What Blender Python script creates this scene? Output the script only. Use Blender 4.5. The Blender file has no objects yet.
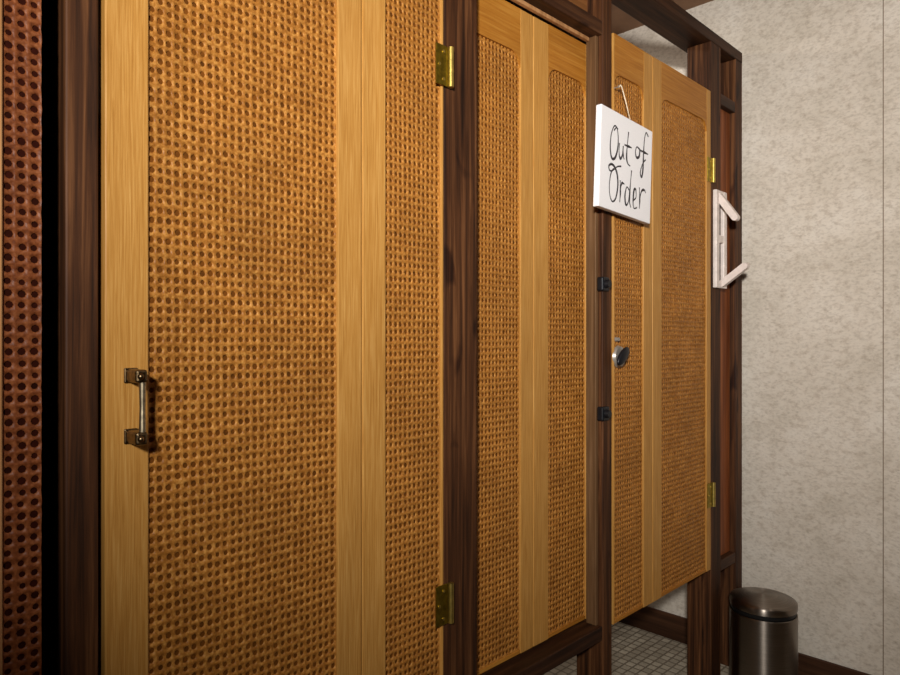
import bpy, bmesh, math, random
import numpy as np
from mathutils import Vector, Matrix

random.seed(7)
rng = np.random.default_rng(11)
scene = bpy.context.scene
COL = scene.collection
R = math.radians

# ------------------------------------------------------------------ helpers
def s2l(c):
    return tuple(((v/255)/12.92 if v/255 <= .04045 else ((v/255+.055)/1.055)**2.4) for v in c) + (1.0,)

def newmat(name):
    m = bpy.data.materials.new(name)
    m.use_nodes = True
    nt = m.node_tree
    b = nt.nodes['Principled BSDF']
    return m, nt, b

def N(nt, kind, **kw):
    n = nt.nodes.new(kind)
    for k, v in kw.items():
        setattr(n, k, v)
    return n

def coords(nt, scale, rand=True):
    tc = N(nt, 'ShaderNodeTexCoord')
    out = tc.outputs['Object']
    if rand:
        oi = N(nt, 'ShaderNodeObjectInfo')
        mu = N(nt, 'ShaderNodeMath', operation='MULTIPLY')
        nt.links.new(oi.outputs['Random'], mu.inputs[0]); mu.inputs[1].default_value = 13.0
        ad = N(nt, 'ShaderNodeVectorMath', operation='ADD')
        nt.links.new(out, ad.inputs[0]); nt.links.new(mu.outputs[0], ad.inputs[1])
        out = ad.outputs[0]
    mp = N(nt, 'ShaderNodeMapping')
    mp.inputs['Scale'].default_value = scale
    nt.links.new(out, mp.inputs['Vector'])
    return mp.outputs[0]

def ramp(nt, src, stops):
    r = N(nt, 'ShaderNodeValToRGB')
    e = r.color_ramp.elements
    while len(e) < len(stops): e.new(.5)
    for el, (p, c) in zip(e, stops):
        el.position = p; el.color = c
    nt.links.new(src, r.inputs[0])
    return r.outputs[0]

def noise(nt, vec, scale, detail=4, rough=.55, dist=0.0):
    n = N(nt, 'ShaderNodeTexNoise')
    n.inputs['Scale'].default_value = scale
    n.inputs['Detail'].default_value = detail
    n.inputs['Roughness'].default_value = rough
    n.inputs['Distortion'].default_value = dist
    nt.links.new(vec, n.inputs['Vector'])
    return n.outputs['Fac']

def bump(nt, b, src, strength, dist):
    bp = N(nt, 'ShaderNodeBump')
    bp.inputs['Strength'].default_value = strength
    bp.inputs['Distance'].default_value = dist
    nt.links.new(src, bp.inputs['Height'])
    nt.links.new(bp.outputs[0], b.inputs['Normal'])

def mixc(nt, fac, a, bcol, mode='MIX'):
    m = N(nt, 'ShaderNodeMix', data_type='RGBA', blend_type=mode)
    if isinstance(fac, float): m.inputs[0].default_value = fac
    else: nt.links.new(fac, m.inputs[0])
    for sock, v in ((m.inputs[6], a), (m.inputs[7], bcol)):
        if isinstance(v, tuple): sock.default_value = v
        else: nt.links.new(v, sock)
    return m.outputs[2]

def wood(name, dark, mid, light, axis='Z', rough=.45, fine=1.0, knots=False, lo=1.1, band=1.0):
    m, nt, b = newmat(name)
    hi = 26.0*fine
    sc = {'Z': (hi, hi, lo), 'X': (lo, hi, hi), 'Y': (hi, lo, hi)}[axis]
    v = coords(nt, sc)
    n1 = noise(nt, v, 2.2, 6, .62, .35)
    c = ramp(nt, n1, [(.30, s2l(dark)), (.5, s2l(mid)), (.72, s2l(light))])
    sc2 = tuple(26*.22 if x == hi else .9 for x in sc)
    n2 = noise(nt, coords(nt, sc2), 1.5, 3, .5, .6)
    c2 = ramp(nt, n2, [(.3, (1-.38*band, 1-.42*band, 1-.45*band, 1)), (.7, (1+.12*band, 1+.10*band, 1+.06*band, 1))])
    c = mixc(nt, 1.0, c, c2, 'MULTIPLY')
    if knots:
        k = noise(nt, coords(nt, tuple(x*.35 if x == hi else x*3.6 for x in sc)), 1.4, 2, .4, .8)
        kr = ramp(nt, k, [(.62, (1, 1, 1, 1)), (.70, (.35, .28, .26, 1))])
        c = mixc(nt, 1.0, c, kr, 'MULTIPLY')
    nt.links.new(c, b.inputs['Base Color'])
    b.inputs['Roughness'].default_value = rough
    b.inputs['Specular IOR Level'].default_value = .2
    bump(nt, b, n1, .25, .0012)
    return m

def plain(name, col, rough=.5, metal=0.0, var=.12, scale=40, bmp=.1, spec=.4):
    m, nt, b = newmat(name)
    n = noise(nt, coords(nt, (1, 1, 1)), scale, 4)
    a = tuple(v*(1-var) for v in col); z = tuple(min(255, v*(1+var)) for v in col)
    nt.links.new(ramp(nt, n, [(.3, s2l(a)), (.7, s2l(z))]), b.inputs['Base Color'])
    b.inputs['Roughness'].default_value = rough
    b.inputs['Metallic'].default_value = metal
    b.inputs['Specular IOR Level'].default_value = spec
    if bmp: bump(nt, b, n, bmp, .001)
    return m

def cane_mat(name, a, c, d):
    m, nt, b = newmat(name)
    v = coords(nt, (1, 1, 1))
    n = noise(nt, v, 170, 3, .6)
    n2 = noise(nt, v, 9, 3, .5)
    col = ramp(nt, n, [(.28, s2l(a)), (.5, s2l(c)), (.75, s2l(d))])
    col = mixc(nt, 1.0, col, ramp(nt, n2, [(.3, (.82, .8, .78, 1)), (.7, (1.08, 1.06, 1.03, 1))]), 'MULTIPLY')
    nt.links.new(col, b.inputs['Base Color'])
    b.inputs['Roughness'].default_value = .45
    b.inputs['Specular IOR Level'].default_value = .2
    return m

def box_bm(bm, x0, x1, y0, y1, z0, z1, bev=.0, seg=2):
    t = bmesh.new()
    bmesh.ops.create_cube(t, size=1)
    for v in t.verts:
        v.co = Vector(((x0+x1)/2+v.co.x*(x1-x0), (y0+y1)/2+v.co.y*(y1-y0), (z0+z1)/2+v.co.z*(z1-z0)))
    if bev:
        bmesh.ops.bevel(t, geom=t.edges[:], offset=bev, segments=seg, affect='EDGES', profile=.5)
    merge(bm, t)

def merge(bm, t):
    me = bpy.data.meshes.new('tmp'); t.to_mesh(me); t.free()
    bm.from_mesh(me); bpy.data.meshes.remove(me)

def prism_bm(bm, pts, y0, y1, bev=0):
    """pts: outline in x,z; extruded from y0 (front) to y1."""
    t = bmesh.new()
    vs = [t.verts.new((p[0], y0, p[1])) for p in pts]
    f = t.faces.new(vs)
    r = bmesh.ops.extrude_face_region(t, geom=[f])
    for v in [g for g in r['geom'] if isinstance(g, bmesh.types.BMVert)]:
        v.co.y = y1
    bmesh.ops.recalc_face_normals(t, faces=t.faces[:])
    if bev:
        bmesh.ops.bevel(t, geom=[e for e in t.edges], offset=bev, segments=1, affect='EDGES')
    merge(bm, t)

def cyl_bm(bm, p0, p1, r0, r1=None, n=24):
    r1 = r0 if r1 is None else r1
    p0, p1 = Vector(p0), Vector(p1)
    d = p1-p0
    t = bmesh.new()
    bmesh.ops.create_cone(t, cap_ends=True, segments=n, radius1=r0, radius2=r1, depth=d.length)
    q = d.to_track_quat('Z', 'Y').to_matrix().to_4x4()
    bmesh.ops.transform(t, matrix=Matrix.Translation((p0+p1)/2) @ q, verts=t.verts[:])
    for f in t.faces:
        if len(f.verts) == 4: f.smooth = True
    for e in t.edges:
        if any(len(f.verts) != 4 for f in e.link_faces): e.smooth = False
    merge(bm, t)

def lathe_bm(bm, prof, c, n=64):
    t = bmesh.new()
    rings = []
    for r, z in prof:
        if r < 1e-6: rings.append([t.verts.new((c[0], c[1], z))])
        else: rings.append([t.verts.new((c[0]+r*math.cos(2*math.pi*i/n), c[1]+r*math.sin(2*math.pi*i/n), z)) for i in range(n)])
    for a, b in zip(rings, rings[1:]):
        for i in range(n):
            j = (i+1) % n
            if len(a) == 1 and len(b) == 1: continue
            if len(a) == 1: f = t.faces.new((a[0], b[i], b[j]))
            elif len(b) == 1: f = t.faces.new((a[i], b[0], a[j]))
            else: f = t.faces.new((a[i], b[i], b[j], a[j]))
            f.smooth = True
    bmesh.ops.recalc_face_normals(t, faces=t.faces[:])
    for e in t.edges:
        if len(e.link_faces) == 2 and e.calc_face_angle() > R(40): e.smooth = False
    merge(bm, t)

def tube_bm(bm, pts, r, n=8):
    pts = [Vector(p) for p in pts]
    t = bmesh.new()
    rings = []
    for i, p in enumerate(pts):
        d = (pts[min(i+1, len(pts)-1)]-pts[max(i-1, 0)]).normalized()
        a = d.cross(Vector((0, 1, 0)))
        if a.length < 1e-3: a = d.cross(Vector((1, 0, 0)))
        a.normalize(); b = d.cross(a).normalized()
        rr = r(i/(len(pts)-1)) if callable(r) else r
        rings.append([t.verts.new(p+rr*(math.cos(2*math.pi*k/n)*a+math.sin(2*math.pi*k/n)*b)) for k in range(n)])
    for a, b in zip(rings, rings[1:]):
        for k in range(n):
            f = t.faces.new((a[k], a[(k+1) % n], b[(k+1) % n], b[k])); f.smooth = True
    t.faces.new(rings[0]); t.faces.new(rings[-1])
    bmesh.ops.recalc_face_normals(t, faces=t.faces[:])
    merge(bm, t)

def obj(name, bm, mat, parent=None, loc=None):
    me = bpy.data.meshes.new(name)
    if isinstance(bm, bmesh.types.BMesh):
        bm.to_mesh(me); bm.free()
    else:
        me = bm
    o = bpy.data.objects.new(name, me)
    COL.objects.link(o)
    me.materials.clear(); me.materials.append(mat)
    if parent: o.parent = parent
    if loc: o.location = loc
    return o

def empty(name, loc, label, cat, group=None):
    e = bpy.data.objects.new(name, None)
    COL.objects.link(e); e.location = loc; e.empty_display_size = .1
    e['label'] = label; e['category'] = cat
    if group: e['group'] = group
    return e

def bx(*a, **k):
    bm = bmesh.new(); box_bm(bm, *a, **k); return bm

def struct(name, bm, mat):
    o = obj(name, bm, mat); o['kind'] = 'structure'; return o

# ------------------------------------------------------------------ materials
HONEY_Z = wood('honey_wood_upright', (164, 112, 48), (184, 132, 64), (202, 154, 86), 'Z', .45, 6.5, False, 4.5, .28)
HONEY_X = wood('honey_wood_level', (150, 92, 28), (172, 112, 40), (190, 134, 58), 'X', .45, 3.0, False, 2.5, .4)
RED_Z = wood('red_brown_wood_upright', (150, 104, 64), (184, 134, 88), (206, 158, 112), 'Z', .45)
DARK_Z = wood('dark_timber_upright', (32, 17, 8), (74, 43, 22), (122, 80, 48), 'Z', .6, 1.5, True)
DARK_X = wood('dark_timber_level', (34, 18, 9), (62, 36, 20), (98, 64, 38), 'X', .55, 1.0, True)
DARK_Y = wood('dark_timber_deep', (38, 22, 14), (60, 38, 24), (84, 58, 40), 'Y', .55, 1.0)
TRANSOM = wood('warm_brown_board', (84, 50, 24), (116, 74, 40), (142, 94, 54), 'X', .5)
FILLER = wood('red_brown_board', (96, 48, 22), (134, 74, 38), (162, 98, 56), 'Z', .5)
STOP = wood('tan_door_stop', (76, 52, 32), (102, 74, 48), (128, 98, 70), 'Z', .5)
CANE = cane_mat('honey_cane', (130, 80, 28), (164, 107, 44), (202, 146, 74))
CANE_BACK = plain('cane_backing', (98, 56, 16), .8, 0, .2, 60, .1, .08)
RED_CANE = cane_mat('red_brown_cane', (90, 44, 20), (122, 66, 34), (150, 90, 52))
RED_SHADE = plain('cane_shade_backing', (44, 14, 6), .8, 0, .2, 60, .1, .05)  # near-black board colour stands in for the shade behind open cane
BRASS = plain('aged_brass', (150, 130, 44), .38, 1.0, .18, 90)
BRASS_PIN = plain('bright_brass', (206, 180, 96), .4, 1.0, .1, 90)
BRONZE = plain('antique_bronze', (104, 86, 62), .34, 1.0, .35, 120)
GRIP = plain('lit_bronze', (176, 160, 132), .4, 1.0, .15, 120)  # lit look of the grip put into a paler bronze than the mounts
STEEL_RING = plain('dull_steel', (168, 160, 150), .35, .5, .1)
BLACK = plain('black_iron', (26, 26, 30), .4, .3, .2)
BLACK_PLASTIC = plain('black_plastic', (14, 14, 15), .45, 0, .1)
WHITE_PAINT = plain('white_painted_wood', (226, 212, 204), .45, 0, .05)
CANVAS = plain('white_canvas', (240, 236, 236), .75, 0, .02, 400, .15)
INK = plain('dark_ink', (46, 40, 44), .6, 0, .2)
STRING = plain('pale_string', (226, 208, 180), .8, 0, .1)
CEIL = plain('ceiling_paint', (138, 104, 78), .8, 0, .06, 12)
ROOMWALL = plain('plain_plaster', (84, 64, 46), .85, 0, .05, 8)
BASEB = wood('dark_baseboard', (52, 32, 20), (72, 46, 30), (92, 62, 42), 'Y', .5)

def steel():
    m, nt, b = newmat('brushed_steel')
    n = noise(nt, coords(nt, (3, 3, 400), False), 3, 4, .6)
    nt.links.new(ramp(nt, n, [(.3, s2l((124, 114, 104))), (.7, s2l((148, 138, 128)))]), b.inputs['Base Color'])
    b.inputs['Metallic'].default_value = 1.0
    b.inputs['Roughness'].default_value = .34
    b.inputs['Anisotropic'].default_value = .9
    b.inputs['Anisotropic Rotation'].default_value = .25
    tg = N(nt, 'ShaderNodeTangent', direction_type='RADIAL', axis='Z')
    nt.links.new(tg.outputs[0], b.inputs['Tangent'])
    return m
STEEL = steel()

def wallpaper():
    m, nt, b = newmat('mottled_wallpaper')
    v = coords(nt, (1, 1, 1), False)
    n1 = noise(nt, v, 5, 5, .6, .3)
    base = ramp(nt, n1, [(.30, s2l((204, 193, 177))), (.5, s2l((217, 206, 191))), (.72, s2l((226, 217, 204)))])
    st = noise(nt, coords(nt, (1, 1, 1.9), False), 80, 3, .6, 0)
    base = mixc(nt, 1.0, base, ramp(nt, st, [(.30, (.80, .78, .76, 1)), (.5, (1, 1, 1, 1)), (.8, (1.04, 1.04, 1.03, 1))]), 'MULTIPLY')
    bl = noise(nt, coords(nt, (1, 1, 1.5), False), 34, 6, .72, 0)
    base = mixc(nt, 1.0, base, ramp(nt, bl, [(.34, (.80, .77, .74, 1)), (.52, (1, 1, 1, 1))]), 'MULTIPLY')
    sep = N(nt, 'ShaderNodeSeparateXYZ'); tc = N(nt, 'ShaderNodeTexCoord')
    nt.links.new(tc.outputs['Object'], sep.inputs[0])
    a = N(nt, 'ShaderNodeMath', operation='ADD'); a.inputs[1].default_value = .444
    nt.links.new(sep.outputs['Y'], a.inputs[0])
    ab = N(nt, 'ShaderNodeMath', operation='ABSOLUTE'); nt.links.new(a.outputs[0], ab.inputs[0])
    lt = N(nt, 'ShaderNodeMath', operation='LESS_THAN'); lt.inputs[1].default_value = .0014
    nt.links.new(ab.outputs[0], lt.inputs[0])
    base = mixc(nt, lt.outputs[0], base, s2l((126, 108, 90)))
    nt.links.new(base, b.inputs['Base Color'])
    b.inputs['Roughness'].default_value = .75
    bump(nt, b, st, .08, .001)
    return m
WALLPAPER = wallpaper()

def tiles():
    m, nt, b = newmat('grey_mosaic_tile')
    br = N(nt, 'ShaderNodeTexBrick')
    br.offset = 0.0
    v = coords(nt, (1, 1, 1), False)
    nt.links.new(v, br.inputs['Vector'])
    br.inputs['Scale'].default_value = 1.0
    br.inputs['Brick Width'].default_value = .034
    br.inputs['Row Height'].default_value = .034
    br.inputs['Mortar Size'].default_value = .0035
    br.inputs['Color1'].default_value = s2l((178, 168, 150))
    br.inputs['Color2'].default_value = s2l((150, 140, 124))
    br.inputs['Mortar'].default_value = s2l((112, 102, 88))
    n = noise(nt, v, 30, 3)
    c = mixc(nt, 1.0, br.outputs['Color'], ramp(nt, n, [(.3, (.85, .84, .82, 1)), (.7, (1.05, 1.05, 1.05, 1))]), 'MULTIPLY')
    nt.links.new(c, b.inputs['Base Color'])
    b.inputs['Roughness'].default_value = .35
    return m
TILE = tiles()

# ------------------------------------------------------------------ the room
XW, YB, YF, XL, CZ = 2.534, 1.45, -2.5, -1.9, 2.485
T = .1
struct('floor', bx(XL-T, XW+T, YF-T, YB+T, -T, 0), TILE)
struct('ceiling', bx(XL-T, XW+T, YF-T, YB+T, CZ, CZ+T), CEIL)
struct('wall_right', bx(XW, XW+T, YF-T, YB+T, 0, CZ), WALLPAPER)
struct('wall_back', bx(XL, XW, YB, YB+T, 0, CZ), ROOMWALL)
struct('wall_left', bx(XL-T, XL, YF-T, YB+T, 0, CZ), ROOMWALL)
struct('wall_front', bx(XL, XW, YF-T, YF, 0, CZ), ROOMWALL)
struct('baseboard_right', bx(XW-.012, XW, YF, YB, 0, .1, bev=.003), BASEB)
struct('baseboard_back', bx(XL, XW-.012, YB-.012, YB, 0, .1, bev=.003), DARK_X)

# ------------------------------------------------------------------ stall frame
frame = empty('stall_frame', (0, 0, 0), 'dark timber stall frame of upright posts and flat rails holding the caned doors', 'frame')
PD = .085                                            # timber depth
TB0, TB1 = 2.209, 2.247                              # top beam
HR0, HR1 = 2.014, 2.052                              # lintel rail
BR0, BR1 = .385, .423                                # bottom rail
def post(x0, x1, y0=0.0, y1=PD, z1=TB0):
    return obj('post', bx(x0, x1, y0, y1, 0, z1, bev=.003), DARK_Z, frame)
A = (.274, .3155); B = (.978, 1.078); C = (1.578, 1.624); D = (2.252, 2.334); E = (2.462, XW-.0125)
for p in (A, B, C, D, E): post(*p)
post(-.45, -.36)
obj('top_beam', bx(-.45, XW-.0125, -.001, PD+.02, TB0, TB1, bev=.003), DARK_X, frame)
def rail(name, x0, x1, z0, z1): return obj(name, bx(x0, x1, .001, PD-.002, z0, z1, bev=.0025), DARK_X, frame)
rail('lintel_rail', B[1], C[0], HR0, HR1)
rail('lintel_rail', D[1], E[0], HR0, HR1)
rail('bottom_rail', B[1], C[0], BR0, BR1)
rail('bottom_rail', D[1], E[0], BR0, BR1)
obj('transom_board', bx(B[1], C[0], .05, .065, HR1, TB0), TRANSOM, frame)
obj('filler_board', bx(D[1], E[0], .022, .037, BR1, HR0), FILLER, frame)
obj('filler_board', bx(D[1], E[0], .06, .075, HR1, TB0), DARK_Z, frame)
# door stops inside the middle opening
obj('door_stop', bx(C[0]-.012, C[0], .014, .046, BR1, HR0, bev=.002), STOP, frame)
obj('door_stop', bx(B[1], C[0]-.012, .034, .046, HR0-.010, HR0, bev=.002), RED_Z, frame)
# dividers between the stalls
for x0 in (B[0]+.03, C[0]+.012):
    obj('divider_panel', bx(x0, x0+.022, .125, YB-.013, .40, HR1), DARK_Z, frame)
obj('divider_panel', bx(A[0]+.008, A[0]+.03, PD, YB-.013, .40, HR1), DARK_Z, frame)
# two black catches on the post beside the latch
for z in (1.344, .995):
    bm = bmesh.new()
    box_bm(bm, 1.566, 1.600, -.008, .012, z-.019, z+.019, bev=.004)
    cyl_bm(bm, (1.584, -.006, z), (1.584, -.018, z), .0125, .010, 16)
    c = obj('catch', bm, BLACK, frame); c['label'] = 'black iron catch'

# ------------------------------------------------------------------ caned doors
CW, CH = .01262, .0145
def cane_mesh(x0, x1, z0, z1, y, bot):
    """Woven sheet with real holes: the holes show the board behind."""
    nx = max(2, round((x1-x0)/CW)); nz = max(2, round((z1-z0)/CH))
    w = (x1-x0)/nx; h = (z1-z0)/nz
    idx = 0; V = []
    def add(a):
        nonlocal idx
        a = a.reshape(-1, 3); V.append(a); i = idx; idx += len(a); return i
    def jit(shape, k): return rng.uniform(-k, k, shape)
    X, Z = np.meshgrid(np.arange(nx+1)*w+x0, np.arange(nz+1)*h+z0, indexing='ij')
    par = ((np.add.outer(np.arange(nx+1), np.arange(nz+1))) % 2)*2-1
    cor = np.stack([X, y-.0003*par+jit(X.shape, .0004), Z], -1)
    hm = np.stack([X[:-1]+w/2, y-.0004+jit(X[:-1].shape, .0004), Z[:-1]+jit(X[:-1].shape, .0006)], -1)
    vm = np.stack([X[:, :-1]+jit(X[:, :-1].shape, .0006), y-.0001+jit(X[:, :-1].shape, .0005), Z[:, :-1]+h/2], -1)
    i_c, i_h, i_v = add(cor), add(hm), add(vm)
    cx = X[:-1, :-1]+w/2+jit((nx, nz), w*.08); cz = Z[:-1, :-1]+h/2+jit((nx, nz), h*.05)
    rr = 1+jit((nx, nz), .16)
    hole = np.zeros((nx, nz, 8, 3)); deep = np.zeros((nx, nz, 8, 3))
    for k in range(8):
        a = k*math.pi/4 - 3*math.pi/4
        hole[:, :, k, 0] = cx+w*.32*rr*math.cos(a); hole[:, :, k, 2] = cz+h*.32*rr*math.sin(a)
        hole[:, :, k, 1] = y+.0006+jit((nx, nz), .0004)
        deep[:, :, k] = hole[:, :, k]; deep[:, :, k, 1] = bot
        deep[:, :, k, 0] = cx+w*.29*rr*math.cos(a); deep[:, :, k, 2] = cz+h*.29*rr*math.sin(a)
    i_o, i_d = add(hole), add(deep)
    I, J = np.meshgrid(np.arange(nx), np.arange(nz), indexing='ij')
    ci = lambda i, j: i_c+i*(nz+1)+j
    hi = lambda i, j: i_h+i*(nz+1)+j
    vi = lambda i, j: i_v+i*nz+j
    ring = [ci(I, J), hi(I, J), ci(I+1, J), vi(I+1, J), ci(I+1, J+1), hi(I, J+1), ci(I, J+1), vi(I, J)]
    ob = i_o+(I*nz+J)*8; db = i_d+(I*nz+J)*8
    F = []
    for k in range(8):
        n = (k+1) % 8
        F.append(np.stack([ring[k], ring[n], ob+n, ob+k], -1).reshape(-1, 4))
        F.append(np.stack([ob+k, ob+n, db+n, db+k], -1).reshape(-1, 4))
    V = np.concatenate(V); F = np.concatenate(F)
    me = bpy.data.meshes.new('cane_panel')
    me.vertices.add(len(V)); me.vertices.foreach_set('co', V.astype(np.float32).ravel())
    me.loops.add(F.size); me.loops.foreach_set('vertex_index', F.astype(np.int32).ravel())
    me.polygons.add(len(F)); me.polygons.foreach_set('loop_start', np.arange(0, F.size, 4, dtype=np.int32))
    me.polygons.foreach_set('loop_total', np.full(len(F), 4, dtype=np.int32))
    me.update(calc_edges=True); me.validate()
    return me

DT = .024
def top_rail_outline(x0, x1, zt, zr, r, left=True, right=True):
    pts = [(x0, zt)]
    zb = zr-r
    if left:
        pts.append((x0, zb))
        for k in range(9):
            a = math.pi - k*math.pi/16
            pts.append((x0+r+r*math.cos(a), zb+r*math.sin(a)))
    else: pts.append((x0, zr))
    if right:
        for k in range(9):
            a = math.pi/2-k*math.pi/16
            pts.append((x1-r+r*math.cos(a), zb+r*math.sin(a)))
        pts.append((x1, zb))
    else: pts.append((x1, zr))
    pts.append((x1, zt))
    # drop doubles
    out = []
    for p in pts:
        if not out or abs(p[0]-out[-1][0])+abs(p[1]-out[-1][1]) > 1e-5: out.append(p)
    return out[::-1]

def make_door(label, group, y, z0, z1, leaves, cane, back, wz, wx, corner=0):
    """leaves: (x0, cane_x0, cane_x1, x1); all world X; y = front face."""
    bx0 = leaves[0][0]; bx1 = leaves[-1][3]
    org = Vector((bx0, y+DT, z0))
    d = empty('stall_door', org, label, 'door', group); d['kind'] = 'thing'
    H = z1-z0
    for li, (a, c0, c1, b) in enumerate(leaves):
        a, c0, c1, b = (v-org.x for v in (a, c0, c1, b))
        fy, by = -DT, 0.0
        g = .0012
        last = li == len(leaves)-1
        for n, (s0, s1) in enumerate(((a, c0), (c1, b))):
            s0 += g if n == 0 and li else 0
            s1 -= g if n == 1 and not last else 0
            if s1-s0 < .004: continue
            ht = H
            obj('stile' if s1-s0 > .03 else 'edge_strip', bx(s0, s1, fy, by, 0, ht-(.0 if not (last and n == 1) else corner*.0), bev=.002), wz, d)
        bm = bmesh.new()
        r = min(.035, (c1-c0)*.3)
        prism_bm(bm, top_rail_outline(c0, c1, H, H-.108, r), fy+.0006, by)
        obj('top_rail', bm, wx, d)
        obj('bottom_strip', bx(c0, c1, fy+.002, by, 0, .010, bev=.0015), wx, d)
        cp = obj('cane_panel', cane_mesh(c0, c1, .010, H-.10, fy+.0055, fy+.0077), cane, d)
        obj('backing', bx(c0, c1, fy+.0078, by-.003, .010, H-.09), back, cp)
    return d, org

GRP = 'caned stall doors'
YF1 = -.002  # door leaf and post X edges worked out beforehand from image pixel columns
d1, o1 = make_door('honey wood stall door with cane panels and a bronze pull handle, widest in view', GRP, YF1, .412, 2.042,
    [(.3226, .3815, .710, .764), (.764, .8206, .967, .974)], CANE, CANE_BACK, HONEY_Z, HONEY_X)
d2, o2 = make_door('recessed caned stall door without any handle between two dark posts', GRP, .048, .43, 2.0,
    [(1.087, 1.10, 1.287, 1.337), (1.337, 1.400, 1.570, 1.5755)], CANE, CANE_BACK, HONEY_Z, HONEY_X)
d3, o3 = make_door('caned stall door with round black thumb turn, behind the white sign', GRP, YF1, .412, 2.036,
    [(1.628, 1.635, 1.794, 1.847), (1.847, 1.9026, 2.217, 2.248)], CANE, CANE_BACK, HONEY_Z, HONEY_X)
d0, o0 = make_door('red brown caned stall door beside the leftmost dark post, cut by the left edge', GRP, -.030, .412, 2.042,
    [(-.30, -.245, .09, .145), (.145, .198, .2405, .242)], RED_CANE, RED_SHADE, RED_Z, RED_Z)

def hinge(door, org, x, zc, yf):
    """butt hinge: leaf on the door face, knuckle over the gap beside it"""
    L = Vector((x, yf, zc))-org
    h = .041
    bm = bmesh.new()
    box_bm(bm, L.x-.034, L.x-.001, L.y-.003, L.y, L.z-h, L.z+h, bev=.0008)
    o = obj('hinge', bm, BRASS, door); o['label'] = 'brass hinge'
    k = bmesh.new()
    for i in range(3):
        z0 = L.z-h+i*(2*h/3)+.0002; z1 = z0+2*h/3-.0004
        cyl_bm(k, (L.x+.006, L.y-.005, z0), (L.x+.006, L.y-.005, z1), .0062, n=20)
    obj('knuckle', k, BRASS_PIN, o)
    for z in (-.028, .0, .028):
        s = bmesh.new(); cyl_bm(s, (L.x-.019+(.006 if z else -.006), L.y-.0042, L.z+z), (L.x-.019+(.006 if z else -.006), L.y-.003, L.z+z), .0034, n=12)
        obj('screw', s, BRASS_PIN, o)

for z in (1.755, .655):
    hinge(d1, o1, .980, z, YF1-.004)
    hinge(d3, o3, 2.252, z+.012, YF1)

# pull handle on the nearest door
hx, hz0, hz1 = .3568-o1.x, 1.062-o1.z, 1.147-o1.z
fy = YF1-o1.y
bm = bmesh.new()
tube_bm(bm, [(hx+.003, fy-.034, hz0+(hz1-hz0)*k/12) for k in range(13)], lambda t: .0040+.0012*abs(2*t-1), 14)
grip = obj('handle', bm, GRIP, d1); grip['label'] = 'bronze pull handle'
for z in (hz0, hz1):
    bm = bmesh.new()
    box_bm(bm, hx-.010, hx+.0085, fy-.004, fy, z-.0105, z+.0105, bev=.0015)
    box_bm(bm, hx-.008, hx+.008, fy-.041, fy-.003, z-.009, z+.009, bev=.0035)
    obj('mount', bm, BRONZE, grip)
    bm = bmesh.new()
    bmesh.ops.create_uvsphere(bm, u_segments=14, v_segments=10, radius=.0045)
    bmesh.ops.translate(bm, verts=bm.verts[:], vec=(hx-.002, fy-.0415, z))
    for f in bm.faces: f.smooth = True
    obj('rivet', bm, BRONZE, grip)

# thumb turn on the third door
lx, lz = 1.657-o3.x, 1.147-o3.z; ly = YF1-o3.y
bm = bmesh.new()
cyl_bm(bm, (lx, ly+.002, lz), (lx, ly-.006, lz), .031, .027, 32)
ring = obj('latch_plate', bm, STEEL_RING, d3); ring['label'] = 'round steel latch plate'
bm = bmesh.new()
cyl_bm(bm, (lx, ly-.005, lz), (lx, ly-.016, lz), .011, .009, 20)
t = bmesh.new()
bmesh.ops.create_uvsphere(t, u_segments=24, v_segments=14, radius=1)
for v in t.verts: v.co = Vector((v.co.x*.036, v.co.y*.009, v.co.z*.0165))
bmesh.ops.rotate(t, verts=t.verts[:], cent=(0, 0, 0), matrix=Matrix.Rotation(R(-38), 3, 'Y'))
bmesh.ops.translate(t, verts=t.verts[:], vec=(lx-.010, ly-.019, lz+.002))
for f in t.faces: f.smooth = True
merge(bm, t)
obj('thumb_turn', bm, BLACK, ring)
bm = bmesh.new()
cyl_bm(bm, (lx-.008, ly+.006, lz+.048), (lx-.008, ly-.005, lz+.048), .0065, .005, 14)
s = obj('screw', bm, STEEL_RING, d3)
# nail for the sign
NX, NZ = 1.631, 1.884
bm = bmesh.new()
cyl_bm(bm, (NX-o3.x, ly+.006, NZ-o3.z), (NX-o3.x, ly-.014, NZ-o3.z), .0014, n=10)
cyl_bm(bm, (NX-o3.x, ly-.014, NZ-o3.z), (NX-o3.x, ly-.0155, NZ-o3.z), .0035, n=12)
obj('nail', bm, STEEL_RING, d3)

# ------------------------------------------------------------------ sign
SW, SH, ST = .269, .267, .017
sx, sz, sy = 1.643, 1.665, YF1-.016
sign = empty('hanging_sign', (sx, sy, sz-SH/2), 'white canvas sign reading Out of Order hung across the far stall door', 'sign')
ROLL = 3.2
def srot(bm):
    bmesh.ops.rotate(bm, verts=bm.verts[:], cent=(0, 0, SH/2), matrix=Matrix.Rotation(R(ROLL), 3, 'Y'))
    return bm
bm = bx(-SW/2, SW/2, -ST, 0, 0, SH, bev=.002)
board = obj('canvas', srot(bm), CANVAS, sign)
def catmull(pts, n=7):
    P = [pts[0]]+list(pts)+[pts[-1]]
    out = []
    for i in range(1, len(P)-2):
        for k in range(n):
            t = k/n
            out.append(tuple(.5*((2*P[i][j])+(-P[i-1][j]+P[i+1][j])*t+(2*P[i-1][j]-5*P[i][j]+4*P[i+1][j]-P[i+2][j])*t*t+(-P[i-1][j]+3*P[i][j]-3*P[i+1][j]+P[i+2][j])*t**3) for j in (0, 1)))
    out.append(P[-1]); return out
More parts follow.
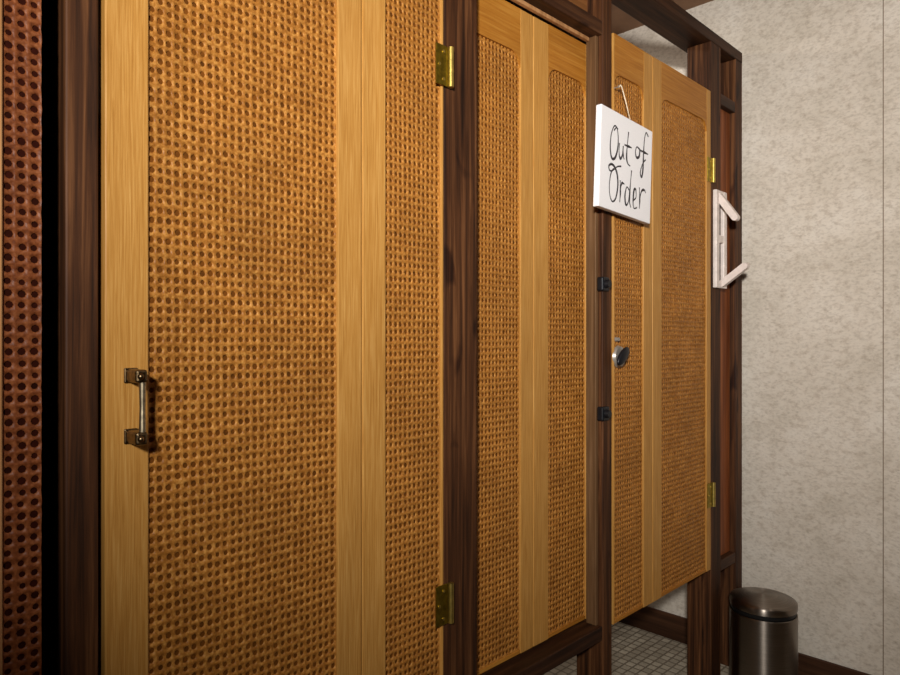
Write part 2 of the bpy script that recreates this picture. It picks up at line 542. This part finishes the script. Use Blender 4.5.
# strokes in sign units (u to the right, v up, both 0..1)
STROKES = {
 'O': [[(.35, .83), (.29, .85), (.235, .76), (.22, .62), (.25, .52), (.31, .53), (.355, .63), (.36, .75), (.33, .84), (.28, .80)]],
 'u': [[(.385, .70), (.385, .60), (.41, .55), (.445, .59), (.46, .69)], [(.46, .69), (.462, .60), (.485, .56)]],
 't': [[(.555, .86), (.535, .70), (.53, .59), (.555, .535), (.60, .52)], [(.485, .71), (.62, .715)]],
 'o': [[(.775, .74), (.725, .75), (.70, .69), (.725, .64), (.775, .66), (.785, .72), (.765, .75), (.82, .72)]],
 'f': [[(.955, .92), (.905, .95), (.875, .86), (.865, .70), (.862, .55), (.84, .46), (.81, .50), (.85, .60), (.91, .66)], [(.80, .735), (.955, .73)]],
 'O2': [[(.30, .42), (.25, .37), (.225, .25), (.24, .14), (.29, .09), (.35, .14), (.38, .27), (.36, .38), (.31, .44), (.25, .455), (.205, .425), (.225, .385), (.28, .40), (.36, .455), (.43, .475)]],
 'r': [[(.42, .33), (.43, .22), (.425, .11)], [(.43, .24), (.455, .31), (.50, .31)]],
 'd': [[(.595, .27), (.55, .29), (.52, .20), (.54, .11), (.585, .14), (.61, .26)], [(.635, .48), (.615, .30), (.61, .16), (.64, .10)]],
 'e': [[(.68, .18), (.735, .22), (.73, .30), (.695, .29), (.68, .18), (.70, .105), (.76, .12)]],
 'r2': [[(.80, .34), (.815, .22), (.81, .12)], [(.815, .22), (.845, .31), (.90, .335), (.93, .31)]],
}
bm = bmesh.new()
for k, ss in STROKES.items():
    for st in ss:
        pts = catmull(st)
        tube_bm(bm, [((u-.545)*SW, -ST-.0002, v*SH) for u, v in pts], lambda t: .0029-.0010*math.sin(t*9), 6)
for v in bm.verts: v.co.y = -ST-.0002+(v.co.y+ST+.0002)*.25
lt = obj('lettering', srot(bm), INK, board); lt['label'] = 'handwritten dark Out of Order lettering'
bm = bmesh.new()
tube_bm(bm, [(NX-sx-.0035, -.004, NZ-sz+SH/2-.002), (NX-sx, -.004, NZ-sz+SH/2+.0036), (NX-sx+.0042, -.005, NZ-sz+SH/2), (NX-sx+.02, -.008, NZ-sz+SH/2-.036), (1.674-sx, -.010, SH-.004)], .0014, 8)
obj('string', bm, STRING, sign)

# ------------------------------------------------------------------ white bracket
brk = empty('wall_bracket', (2.31, 0, 1.37), 'white slatted bracket with two slanting arms fixed to the last dark post', 'bracket')
bm = bmesh.new()
H = .335
box_bm(bm, -.043, -.017, -.014, 0, 0, H, bev=.003)
box_bm(bm, .018, .044, -.014, 0, 0, H, bev=.003)
for z in (0, H/2-.012, H-.026):
    box_bm(bm, -.018, .019, -.0135, -.0005, z, z+.026, bev=.003)
obj('back_frame', bm, WHITE_PAINT, brk)
def arm(p0, p1, w, h):
    p0, p1 = Vector(p0), Vector(p1); d = p1-p0
    bm = bmesh.new()
    L = d.length
    pts = []
    for k in range(9):
        a = math.pi/2-k*math.pi/8; pts.append((L-h/2+h/2*math.cos(a), h/2*math.sin(a)))
    for k in range(9):
        a = -math.pi/2-k*math.pi/8; pts.append((h/2+h/2*math.cos(a), h/2*math.sin(a)))
    prism_bm(bm, pts, -w/2, w/2)
    X = d.normalized(); Y = Vector((1, 0, 0)); Z = X.cross(Y).normalized()
    bmesh.ops.transform(bm, matrix=Matrix.Translation(p0) @ Matrix((X, Y, Z)).transposed().to_4x4(), verts=bm.verts[:])
    bmesh.ops.recalc_face_normals(bm, faces=bm.faces[:])
    return obj('arm', bm, WHITE_PAINT, brk)
arm((-.012, -.004, H-.012), (-.012, -.072, .226), .022, .022)
arm((.010, -.004, .010), (.010, -.098, .078), .022, .022)

# ------------------------------------------------------------------ bin
bc = (2.388, -.122)
RB = .107
binn = empty('pedal_bin', (bc[0], bc[1], 0), 'round stainless steel bin with domed lid in the corner by the wall', 'bin')
bm = bmesh.new()
lathe_bm(bm, [(0, .012), (RB-.004, .012), (RB, .016), (RB, 0.2690), (RB-.002, 0.2710), (RB-.004, 0.2710), (RB-.006, 0.2640), (RB-.006, .03), (0, .03)], (0, 0))
obj('body', bm, STEEL, binn)
bm = bmesh.new()
lathe_bm(bm, [(0, 0), (RB-.001, 0), (RB+.001, .004), (RB+.001, .014), (RB-.004, .016), (0, .016)], (0, 0))
obj('base_ring', bm, BLACK_PLASTIC, binn)
bm = bmesh.new()
lathe_bm(bm, [(RB-.012, 0.2590), (RB-.0055, 0.2715), (RB-.0045, 0.2750), (RB-.0045, 0.2840), (RB-.012, 0.2860), (RB-.02, 0.2790)], (0, 0))
obj('collar', bm, BLACK_PLASTIC, binn)
bm = bmesh.new()
prof = [(RB-.008, 0.2860), (RB-.001, 0.2870), (RB-.0005, 0.2900), (RB-.0005, 0.3040), (RB-.003, 0.3095), (RB-.010, 0.3130)]
for k in range(1, 9):
    a = k/8; prof.append(((RB-.010)*(1-a), 0.3130+.016*(1-(1-a)**2)))
prof[-1] = (0, prof[-1][1])
lathe_bm(bm, prof, (0, 0))
obj('lid', bm, STEEL, binn)

# ------------------------------------------------------------------ lights
def area(name, loc, target, size, power, col=(1, .88, .72), sy=None):
    l = bpy.data.lights.new(name, 'AREA'); l.energy = power; l.color = col
    l.shape = 'RECTANGLE'; l.size = size; l.size_y = sy or size
    o = bpy.data.objects.new(name, l); COL.objects.link(o)
    o.location = loc
    o.rotation_euler = (Vector(target)-Vector(loc)).to_track_quat('-Z', 'Y').to_euler()
    return o
k = area('vanity_light', (-.6, -1.35, 1.65), (1.9, -.02, 1.78), .15, 22, (1, .98, .94))
k.data.spread = R(88)
area('ceiling_light', (1.5, -1.3, 2.47), (1.5, -1.1, 0), .3, 1.8, (1, .93, .82))
area('stall_fill', (2.0, .8, 2.45), (2.0, .8, 0), .2, 10, (1, .92, .82))  # unseen fill added to brighten the wall and floor inside the stall

w = bpy.data.worlds.new('World'); scene.world = w; w.use_nodes = True
w.node_tree.nodes['Background'].inputs[0].default_value = (.02, .018, .015, 1)
w.node_tree.nodes['Background'].inputs[1].default_value = 1

# ------------------------------------------------------------------ camera
cam = bpy.data.cameras.new('Camera'); cam.sensor_width = 36; cam.lens = 27.0; cam.clip_start = .02
co = bpy.data.objects.new('Camera', cam); COL.objects.link(co)
co.location = (0, -.987, 1.2)
co.rotation_euler = (R(90), 0, -(R(90)-math.atan(670/675)))
scene.camera = co
scene.view_settings.view_transform = 'Standard'
scene.view_settings.look = 'None'
scene.view_settings.gamma = 1
scene.view_settings.exposure = 0
